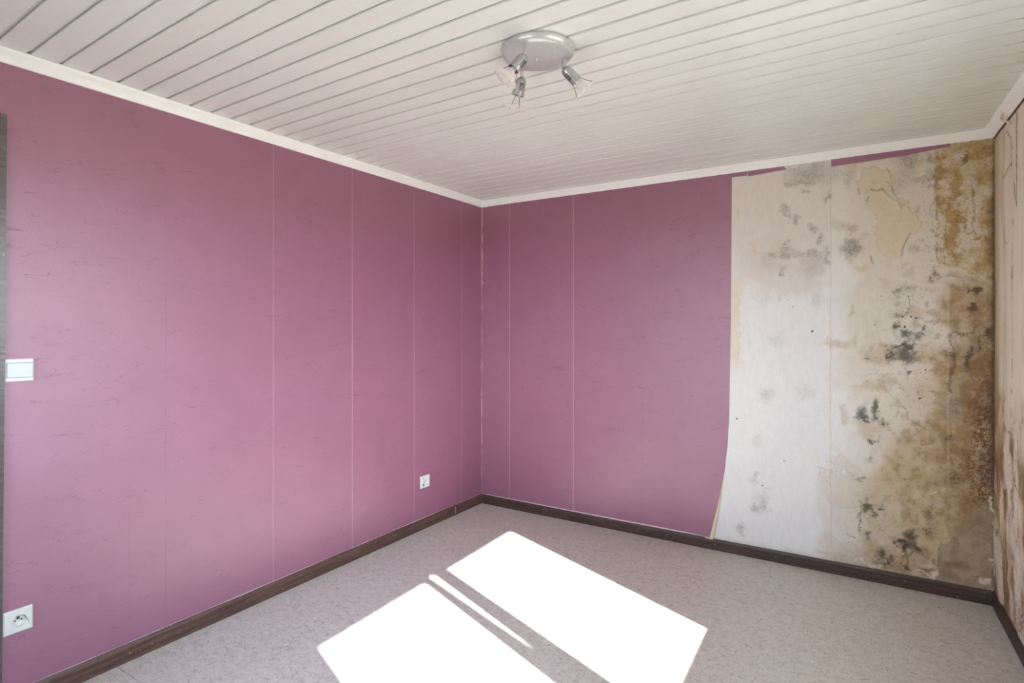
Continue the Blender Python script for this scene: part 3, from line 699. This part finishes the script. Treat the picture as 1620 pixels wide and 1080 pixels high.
# last strip: free edge, curling off the wall at its foot
def peel_edge(z):
    pts = [(280, 1158), (480, 1156.5), (590, 1155), (660, 1153.5), (700, 1151.5), (745, 1146.5), (790, 1138), (822, 1130.5), (850, 1123.5)]
    zz = [on_back(u, v)[2] for v, u in pts]; xx = [on_back(u, v)[0] for v, u in pts]
    return float(np.interp(z, zz[::-1], xx[::-1]))
def lift(z): return 0.022 * max(0.0, min(1.0, (0.62 - z) / 0.55)) ** 1.5
zs = [ZP0 + (ZB + 0.03 - ZP0) * (i / 60) for i in range(61)]
bm = bmesh.new(); rings = []
for z in zs:
    xe = peel_edge(z) if z < 2.3 else peel_edge(2.3); L = lift(z); row = []
    for j in range(13):
        t = j / 12; x = 1.344 + 0.0002 + (xe - 1.3442) * (1 - (1 - t) ** 1.8)
        d = L * max(0.0, (x - (xe - 0.16)) / 0.16) ** 2 if L > 0 else 0.0
        row.append((x, d))
    # slight correction so that a lifted edge still ends where it is seen
    rings.append([(x, -PT - d, z) for x, d in row] + [(x, -d + (0.0004 if d == 0 else 0), z) for x, d in row[::-1]])
add_sweep(bm, rings)
obj('wallpaper_strip', bm, M_PAPER, wall_back, True, 30)
# cream back layer that shows along the curled foot
bm = bmesh.new(); rings = []
for i in range(25):
    z = HB - 0.006 + i / 24 * 0.40
    xe = peel_edge(max(z, ZP0)); L = lift(z); wd = 0.020 * (1 - i / 24) ** 1.1 + 0.0006
    rings.append([(xe - 0.03, -L * 0.6 + 0.0, z), (xe + wd * 0.3, -L - 0.0002, z), (xe + wd, -L * 1.0 + 0.002, z), (xe + wd, -L + 0.003, z), (xe - 0.03, -L * 0.6 + 0.001, z)])
add_sweep(bm, rings)
o = obj('paper_backing', bm, M_CREAM, wall_back, True, 40); o['label'] = 'cream paper back along the curled edge'

def torn_strip(pts, off=0.006):
    bm = bmesh.new()
    top = [bm.verts.new((on_back(u, v)[0], -off - PT, on_back(u, v)[2])) for u, v in pts]
    bot = [bm.verts.new((v.co.x, -off, v.co.z)) for v in top]
    bm.faces.new(top); bm.faces.new(bot[::-1])
    for i in range(len(top)):
        j = (i + 1) % len(top); bm.faces.new((top[i], bot[i], bot[j], top[j]))
    o = obj('torn_wallpaper', bm, M_PAPER, wall_back); return o
torn_strip([(1157, 272), (1182, 269), (1183.5, 277.4), (1160, 280.5), (1157, 280.8)], 0.003)
torn_strip([(1183, 268), (1239, 260), (1240.5, 263.8), (1244.5, 268), (1210, 274.2), (1184, 279)], 0.003)
torn_strip([(1315, 248), (1380, 239), (1503, 222), (1503.5, 231), (1480.7, 236), (1439, 245), (1380, 254), (1340, 260), (1315, 263.8)], 0.0045)
# ragged torn paper in the inner corner
bm = bmesh.new(); rings = []
for i in range(70):
    z = HB + 0.01 + i / 69 * (ZB - HB - 0.02); w = random.uniform(0.0016, 0.0075) * (2.6 if z > 1.7 else 1.9)
    if random.random() < 0.2: w *= 0.4
    rings.append([(0.0, -0.0005, z), (w, -0.0025 - random.uniform(0, 0.002), z), (w * 0.6, 0.0, z)])
add_sweep(bm, rings)
o = obj('torn_paper_edge', bm, plain_noise_mat('torn_pink_edge', (222, 180, 190), (204, 156, 170), 0.9, 0.2, 60), wall_back)
o['label'] = 'ragged pale paper edge in the corner'

# hanging shred at the right cornice
bm = bmesh.new()
pc_ = [on_right(*uv) for uv in ((1603, 171), (1599, 178), (1597, 187), (1601, 191), (1603, 195))]
add_tube(bm, [Vector(p) - R_N * d for p, d in zip(pc_, (0.006, 0.028, 0.03, 0.018, 0.010))], 0.0048, 6)
o = obj('paper_curl', bm, M_CREAM, wall_right, True); o['label'] = 'curled cream paper shred under the cornice'

# ------------------------------------------------------------------ baseboards
def board_profile(h=HB, t=TB):   # (out from wall, z)
    return [(0, 0), (t, 0), (t, h * 0.80), (t * 0.86, h * 0.88), (t * 0.50, h), (0, h)]
def sweep_board(name, pts, outs, mat, bows=None):
    bm = bmesh.new(); rings = []
    for i, (p, o) in enumerate(zip(pts, outs)):
        bz = bows[i] if bows else 0.0
        rings.append([Vector(p) + Vector(o) * a + Vector((0, 0, z + (bz if z > 0 else 0))) for a, z in board_profile()])
    add_sweep(bm, rings)
    return struct(obj(name, bm, mat, None, False))
n = 24
ys = [0.0 - (2.957) * i / n for i in range(n + 1)]
bb_left = sweep_board('baseboard_left', [(0.0005, y, 0) for y in ys], [(1, 0, 0)] * (n + 1), M_WOOD, [random.uniform(-0.0012, 0.0012) for _ in ys])
xs_ = [TB + (X0 - 2 * TB) * i / n for i in range(n + 1)]
# the board on the back wall sags a little in the middle
bow = [-0.0055 * math.sin(math.pi * (x / X0) ** 0.8) for x in xs_]
bb_back = sweep_board('baseboard_back', [(x, -0.0002, 0) for x in xs_], [(0, -1, 0)] * (n + 1), M_WOOD_R, bow)
bb_right = sweep_board('baseboard_right', [rw(i / n * 4.5, -0.0005, 0) for i in range(n + 1)], [-R_N] * (n + 1), M_WOOD_R)
def nail(p, d, parent, r=0.0028):
    bm = bmesh.new(); add_lathe(bm, [(0, 0.0022), (r * 0.7, 0.0018), (r, 0.0006), (r, -0.004)], p, d, 10)
    return obj('nail', bm, M_NAIL, parent, True)
for u, v in ((447, 932), (625, 847), (566, 872.5), (705, 812), (205, 1033)):
    d = ray(u, v); p = CAM + d * ((TB + 0.0005 - CAM[0]) / d[0]); nail(p, (1, 0, 0), bb_left)
for u, v in ((977, 831), (1007, 840), (1055, 846), (1131, 861), (813, 797), (865, 808), (1227, 881), (1432, 919)):
    d = ray(u, v); p = CAM + d * ((-TB - 0.0002 - CAM[1]) / d[1]); nail(p, (0, -1, 0), bb_back)
# scarf joint of two boards on the left
bm = bmesh.new(); add_box(bm, TB - 0.001, TB + 0.0012, -0.352, -0.345, 0.012, HB * 0.82); obj('board_joint', bm, M_NAIL, bb_left)
bm = bmesh.new(); add_box(bm, 0.0118, 0.0150, -0.0150, -0.0118, 0.0, HB * 0.93); obj('corner_filler', bm, plain_noise_mat('corner_filler', (150, 126, 110), (96, 76, 66), 0.8, 0.2, 90), bb_left)

# ------------------------------------------------------------------ ceiling of cladding planks
bm = bmesh.new(); add_box(bm, -0.12, 3.5, YN - 0.1, 0.12, ZC + 0.022, ZC + 0.12)
ceiling = struct(obj('ceiling', bm, M_WALL))
XL, XRT = 0.012, 3.1
def gy(k, x):
    a = -0.097 - 0.0962 * k; b_ = -0.085 - 0.0998 * k
    t = (x - 0.048) / (3.1 - 0.048); return a + (b_ - a) * t
GW, GD = 0.0150, 0.0095
for k in range(-2, 46):
    bm = bmesh.new(); rings = []
    jz = random.uniform(-0.0004, 0.0004)
    xe_ = min(3.125, 3.125) + (0.0 if k < 3 else SL * 0.0962 * k * 0.9)
    for x in (XL, 1.0, 2.0, xe_):
        yf, yn = gy(k - 1, x), gy(k, x)          # far groove, near groove
        yf = min(yf, -0.004) if k > -1 else min(yf, 0.0)
        yn = min(yn, -0.002)
        z = ZC + jz
        ring = [(x, yn + 0.0012, z), (x, yn + 0.0004, z + 0.0012), (x, yn + 0.0004, z + 0.016),
                (x, yf - 0.0008, z + 0.016), (x, yf - 0.0008, z + GD), (x, yf - GW + 0.0002, z + GD + 0.001), (x, yf - GW + 0.0002, z + 0.0015), (x, yf - GW - 0.001, z)]
        rings.append(ring)
    if max(abs(r[0][1] - r[-1][1]) for r in rings) < 0.012: bm.free(); continue
    add_sweep(bm, rings); obj('plank', bm, M_PLANK, ceiling)

# ------------------------------------------------------------------ cornices
def corn_profile():   # (out from wall, z)
    H0, H1 = ZB, ZC
    return [(0, H1 + 0.004), (PC - 0.001, H1 + 0.004), (PC, H1 - 0.0005), (PC - 0.002, H1 - 0.005), (PC - 0.010, H1 - 0.010), (PC - 0.021, H1 - 0.018),
            (PC - 0.031, H1 - 0.027), (PC - 0.038, H0 + 0.006), (PC - 0.042, H0 + 0.001), (PC - 0.045, H0), (0, H0)]
def cornice(name, p0, p1, out, n=8):
    bm = bmesh.new(); rings = []
    for i in range(n + 1):
        p = Vector(p0).lerp(Vector(p1), i / n)
        rings.append([p + Vector(out) * a + Vector((0, 0, z)) for a, z in corn_profile()])
    add_sweep(bm, rings); return struct(obj(name, bm, M_CORNICE, None, True, 35))
trim_left = cornice('trim_1', (PT, 0, 0), (PT, YN, 0), (1, 0, 0))
trim_back = cornice('trim_2', (0, -0.0012, 0), (X0, -0.0012, 0), (0, -1, 0))
trim_right = cornice('trim_3', rw(0, -0.001, 0), rw(4.6, -0.001, 0), -R_N)
def corner_cap(corner, o1, o2, parent, reach=0.07):
    """cap that covers the mitre: the profile swept around the inner corner, a little proud"""
    bm = bmesh.new(); rings = []
    c = Vector(corner); o1 = Vector(o1); o2 = Vector(o2)   # o1, o2: out of wall one / wall two
    prof = [(a + 0.0032 if a > 0 else 0, z - (0.0026 if z < ZC else 0)) for a, z in corn_profile()]
    # along wall two towards the corner, then along wall one
    def ring_on(o, along, d): return [c + o * a + along * max(d, a) + Vector((0, 0, z)) for a, z in prof]
    rings = [ring_on(o1, o2, reach), ring_on(o1, o2, 0.0), ring_on(o2, o1, reach)]
    add_sweep(bm, rings); return obj('corner_cap', bm, M_CORNICE, parent, True, 35)
corner_cap((PT, -0.0012, 0), (1, 0, 0), (0, -1, 0), trim_back, 0.062)
corner_cap((X0 - 0.001, -0.0012, 0), (0, -1, 0), tuple(-R_N), trim_back, 0.07)
# dark open joint under the right cornice
bm = bmesh.new(); add_rbox(bm, 0.0, 1.2, -0.0065, 0.0, ZB - 0.006, ZB + 0.002); obj('open_joint', bm, M_CAULK, trim_right)

# ------------------------------------------------------------------ door at the left edge
bm = bmesh.new()
def door_trim(bm, y0t, y1t, y0b, y1b, z0, z1, t=0.012):
    add_hexa(bm, [(0, y0b, z0), (t, y0b, z0), (t, y1b, z0), (0, y1b, z0), (0, y0t, z1), (t, y0t, z1), (t, y1t, z1), (0, y1t, z1)])
door_trim(bm, -3.02, -2.9425, -3.035, -2.958, 0.0, 2.150)
door_trim(bm, -4.00, -3.92, -4.00, -3.92, 0.0, 2.150)
door_trim(bm, -3.92, -3.02, -3.92, -3.02, 2.075, 2.149)
door = struct(obj('door_1', bm, M_DOOR))
bm = bmesh.new(); add_box(bm, 0.001, 0.006, -3.92, -3.025, 0.004, 2.075, 0.001)
for z0, z1 in ((0.15, 0.95), (1.1, 1.95)): add_box(bm, 0.004, 0.010, -3.80, -3.15, z0, z1, 0.003)
leaf = obj('door_leaf', bm, M_DOOR, door)
bm = bmesh.new(); add_tube(bm, [(0.006, -3.09, 1.03), (0.05, -3.09, 1.03), (0.055, -3.12, 1.03), (0.055, -3.21, 1.03)], 0.008); obj('door_handle', bm, M_SILVER, leaf, True)

# ------------------------------------------------------------------ switch and sockets
def empty(name, loc, label, cat, group=None):
    o = bpy.data.objects.new(name, None); COL.objects.link(o); o.location = loc; o.empty_display_size = 0.05
    o['label'] = label; o['category'] = cat
    if group: o['group'] = group
    return o
# local frame on the left wall: x out, y along the wall, z up
def plate_bm(w, h, t, hole=None, seg=40):
    """square plate with slanted rim; hole = (y, z, r) cut through the face"""
    bm = bmesh.new()
    b = 0.004
    outer = [(-w / 2, -h / 2), (w / 2, -h / 2), (w / 2, h / 2), (-w / 2, h / 2)]
    inner = [(-w / 2 + b, -h / 2 + b), (w / 2 - b, -h / 2 + b), (w / 2 - b, h / 2 - b), (-w / 2 + b, h / 2 - b)]
    vo = [bm.verts.new((0, y, z)) for y, z in outer]; vm = [bm.verts.new((t * 0.7, y, z)) for y, z in outer]; vi = [bm.verts.new((t, y, z)) for y, z in inner]
    for A, B in ((vo, vm), (vm, vi)):
        for i in range(4): bm.faces.new((A[i], A[(i + 1) % 4], B[(i + 1) % 4], B[i]))
    bm.faces.new(vo[::-1])
    if not hole: bm.faces.new(vi)
    else:
        hy, hz, r = hole
        hs = [bm.verts.new((t, hy + r * math.cos(2 * math.pi * i / seg + math.pi * 1.25), hz + r * math.sin(2 * math.pi * i / seg + math.pi * 1.25))) for i in range(seg)]
        q = seg // 4
        for c in range(4):
            a = vi[c]; bb = vi[(c + 1) % 4]
            for i in range(q):
                bm.faces.new((a, hs[(c * q + i) % seg], hs[(c * q + i + 1) % seg]))
            bm.faces.new((a, hs[((c + 1) * q) % seg], bb))
    return bm
def disc_bm(y, z, r, x0, x1, seg=16):
    bm = bmesh.new(); add_lathe(bm, [(0, x1), (r, x1), (r, x0)], (0, y, z), (1, 0, 0), seg); return bm
def well_bm(y, z, r, x_face, depth, seg=40, rim=0.0):
    bm = bmesh.new()
    add_lathe(bm, [(0, x_face - depth), (r * 0.90, x_face - depth), (r, x_face + rim)], (0, y, z), (1, 0, 0), seg); return bm

sw = empty('light_switch', (PT, -2.9065, 1.235), 'white square light switch with wide rocker beside the dark door frame', 'light switch')
obj('switch_plate', plate_bm(0.083, 0.082, 0.010), M_PLASTIC, sw)
bm = bmesh.new(); add_box(bm, 0.009, 0.0103, -0.0385, 0.0382, -0.0280, 0.0280); obj('rocker_gap', bm, plain_noise_mat('grey_gap', (146, 152, 150), (136, 142, 140), 0.6, 0.3, 60, 0, 0), sw)
bm = bmesh.new(); add_hexa(bm, [(0.010, -0.0362, -0.0255), (0.0125, -0.0362, -0.0255), (0.0125, 0.0362, -0.0255), (0.010, 0.0362, -0.0255),
                               (0.010, -0.0362, 0.0255), (0.0145, -0.0362, 0.0255), (0.0145, 0.0362, 0.0255), (0.010, 0.0362, 0.0255)])
obj('rocker', bm, M_ROCKER, sw)

def socket_outlet(loc, label):
    e = empty('wall_socket', loc, label, 'socket', None)
    obj('socket_plate', plate_bm(0.086, 0.085, 0.011, (0.004, 0.0, 0.0205)), M_PLASTIC, e)
    obj('socket_well', well_bm(0.004, 0.0, 0.0205, 0.011, 0.008), M_PLASTIC, e, True)
    bm = bmesh.new()
    for a in ((-0.038, 0.038, 0.0355, 0.0365), (-0.038, 0.038, -0.0365, -0.0355), (-0.0385, -0.0375, -0.036, 0.036), (0.0375, 0.0385, -0.036, 0.036)):
        add_box(bm, 0.0105, 0.0113, a[0], a[1], a[2], a[3])
    obj('inset_line', bm, plain_noise_mat('grey_line', (200, 204, 203), (190, 195, 194), 0.5, 0.4, 60, 0, 0), e)
    for y in (-0.0095, 0.0095): obj('pin_hole', disc_bm(0.002 + y, 0.0, 0.0028, 0.0005, 0.0036), M_HOLE, e)
    bm = bmesh.new(); add_lathe(bm, [(0, 0.014), (0.0016, 0.0136), (0.0024, 0.012), (0.0024, 0.001)], (0, 0.002, 0.0085), (1, 0, 0), 12)
    obj('earth_pin', bm, M_BRASS, e, True)
    bm = bmesh.new(); add_lathe(bm, [(0.0024, 0.0038), (0.0048, 0.0038), (0.0048, 0.001)], (0, 0.002, 0.0085), (1, 0, 0), 14); obj('pin_collar', bm, M_HOLE, e)
    return e
socket_outlet((PT, -2.911, 0.327), 'white square wall socket low beside the door frame')

e = empty('wall_socket', (PT, -0.682, 0.325), 'small damaged white socket low on the wall near the room corner', 'socket')
obj('socket_plate', plate_bm(0.088, 0.083, 0.012, (0.010, 0.0, 0.020)), M_PLASTIC, e)
obj('socket_well', well_bm(0.010, 0.0, 0.020, 0.012, 0.006), M_PLASTIC, e, True)
obj('screw_hole', disc_bm(-0.024, 0.022, 0.0045, 0.010, 0.0123), plain_noise_mat('grey_hole', (104, 104, 102), (92, 92, 90), 0.6, 0.3, 60, 0, 0), e)
for y in (-0.009, 0.009): obj('pin_hole', disc_bm(0.010 + y, 0.0, 0.0026, 0.0005, 0.0066), plain_noise_mat('grey_pin_hole', (150, 150, 148), (130, 130, 128), 0.6, 0.3, 60, 0, 0), e)
bm = bmesh.new(); vs = [bm.verts.new((x, y, z)) for x in (0.011, 0.0123) for y, z in ((-0.032, -0.030), (-0.014, -0.026), (-0.021, -0.006))]
bm.faces.new(vs[:3][::-1]); bm.faces.new(vs[3:])
for i in range(3): bm.faces.new((vs[i], vs[(i + 1) % 3], vs[3 + (i + 1) % 3], vs[3 + i]))
obj('broken_notch', bm, M_HOLE, e)

# ------------------------------------------------------------------ ceiling spotlight
CC = Vector((1.626, -1.946, ZC))
fix = empty('ceiling_spotlight', CC, 'silver round ceiling lamp with three swivelling spots', 'ceiling lamp')
ZD = -0.030
bm = bmesh.new()
add_lathe(bm, [(0, 0.0), (0.125, 0.0), (0.1285, -0.004), (0.1300, -0.010), (0.1285, -0.018), (0.124, -0.0245), (0.117, -0.0285), (0.109, ZD), (0, ZD)], (0, 0, 0), (0, 0, 1), 64)
obj('ceiling_plate', bm, M_SILVER, fix, True, 50)
def rel(u, v, z): return Vector(on_z(u, v, z)) - CC
kp = rel(849.2, 92.8, ZC + ZD)
bm = bmesh.new(); add_lathe(bm, [(0, -0.009), (0.004, -0.0088), (0.0055, -0.007), (0.0055, 0.001)], kp, (0, 0, 1), 16); obj('centre_knob', bm, M_SILVER, fix, True)

def spot(u, v, axis, stem_len, bulb, wires, slots_dir, head_len=0.066, swell=0.0):
    """one swivelling spot: stem, capsule head, wire clips, glass disc and bulb"""
    b0 = rel(u, v, ZC + ZD); a = Vector(axis).normalized()
    bm = bmesh.new(); add_lathe(bm, [(0, 0.002), (0.0062, 0.002), (0.0062, -stem_len + 0.002), (0.0045, -stem_len), (0, -stem_len)], b0, (0, 0, 1), 16)
    st = obj('stem', bm, M_SILVER_D, fix, True, 40)
    bm = bmesh.new(); add_lathe(bm, [(0, 0.004), (0.005, 0.002), (0.006, -0.002), (0.005, -0.007), (0, -0.009)], b0 + Vector((0, 0, -stem_len)), (0, 0, 1), 14)
    obj('swivel_joint', bm, M_WIRE, st, True)
    h0 = b0 + Vector((0, 0, -stem_len - 0.003)) - a * 0.004
    bm = bmesh.new(); R = 0.0192
    prof = [(0, 0.0), (R * 0.5, 0.002), (R * 0.82, 0.007), (R, 0.016), (R * 1.02, 0.030), (R * (1.05 + swell), head_len), (R * (0.98 + swell), head_len), (R * 0.9, 0.028), (0, 0.026)]
    add_lathe(bm, prof, h0, a, 28); hd = obj('spot_head', bm, M_SILVER_D, fix, True, 45)
    # ventilation slots on the side of the head
    sdir = Vector(slots_dir); sdir = (sdir - a * sdir.dot(a)).normalized(); tan = a.cross(sdir)
    for i in range(5):
        c = h0 + a * (0.024 + i * 0.0058) + sdir * (R * (1.02 + swell * 0.5) - 0.0008)
        bm = bmesh.new(); m = Matrix((tan, a, sdir)).transposed().to_4x4(); m.translation = c
        bmesh.ops.create_cube(bm, size=1, matrix=m @ Matrix.Diagonal((0.014, 0.0022, 0.004, 1)))
        obj('vent_slot', bm, M_HOLE, hd)
    dc = h0 + a * (head_len + 0.040)      # centre of the glass disc
    RO, RI = 0.046, 0.024
    bm = bmesh.new(); add_lathe(bm, [(RI, 0.0), (RO - 0.002, 0.0), (RO, 0.0015), (RO - 0.002, 0.003), (RI, 0.003), (RI, 0.0)], dc, a, 48)
    ring = obj('glass_disc', bm, M_RING, hd, True, 40)
    for ph in wires:
        o1 = a.orthogonal().normalized(); o2 = a.cross(o1); d = o1 * math.cos(ph) + o2 * math.sin(ph)
        bm = bmesh.new()
        add_tube(bm, [h0 + a * (head_len - 0.010) + d * R * 0.95, h0 + a * (head_len + 0.004) + d * R * 1.05, h0 + a * (head_len + 0.030) + d * (RO * 0.72), dc + a * 0.002 + d * (RO * 0.93), dc + a * 0.006 + d * (RO * 0.90)], 0.0010, 8)
        obj('wire_clip', bm, M_WIRE, hd, True)
    if bulb:
        bm = bmesh.new(); s0 = head_len - 0.012
        add_lathe(bm, [(0.0085, s0), (0.0095, s0 + 0.010), (0.0125, s0 + 0.018), (0.0145, s0 + 0.034), (0.0135, s0 + 0.046), (0.009, s0 + 0.053), (0, s0 + 0.055)], h0, a, 24)
        obj('halogen_bulb', bm, M_BULB, hd, True)
    else:
        bm = bmesh.new(); add_lathe(bm, [(0, 0.027), (0.009, 0.027), (0.009, 0.036), (0, 0.036)], h0, a, 16); obj('lamp_holder', bm, M_PLASTIC, hd, True, 40)
    return h0, a
fw = Vector((-math.sin(TH), math.cos(TH), 0)); rt = Vector((math.cos(TH), math.sin(TH), 0)); UP = Vector((0, 0, 1))
def cdir(x, y, z): return rt * x + fw * y + UP * z
toc = (Vector(CAM) - CC).normalized()
spot(830.8, 70.5, cdir(-0.61, -0.10, -0.72), 0.036, True, (0.3, 3.44), toc + rt * 0.6 - UP * 0.5)
spot(825.5, 108, cdir(-0.25, 0.22, -0.93), 0.034, False, (1.3, 4.44), toc + rt * 0.4, swell=0.18)
spot(892.5, 92, cdir(0.72, 0.15, -0.67), 0.034, True, (0.9, 4.04), toc - rt * 0.6 - UP * 0.5)
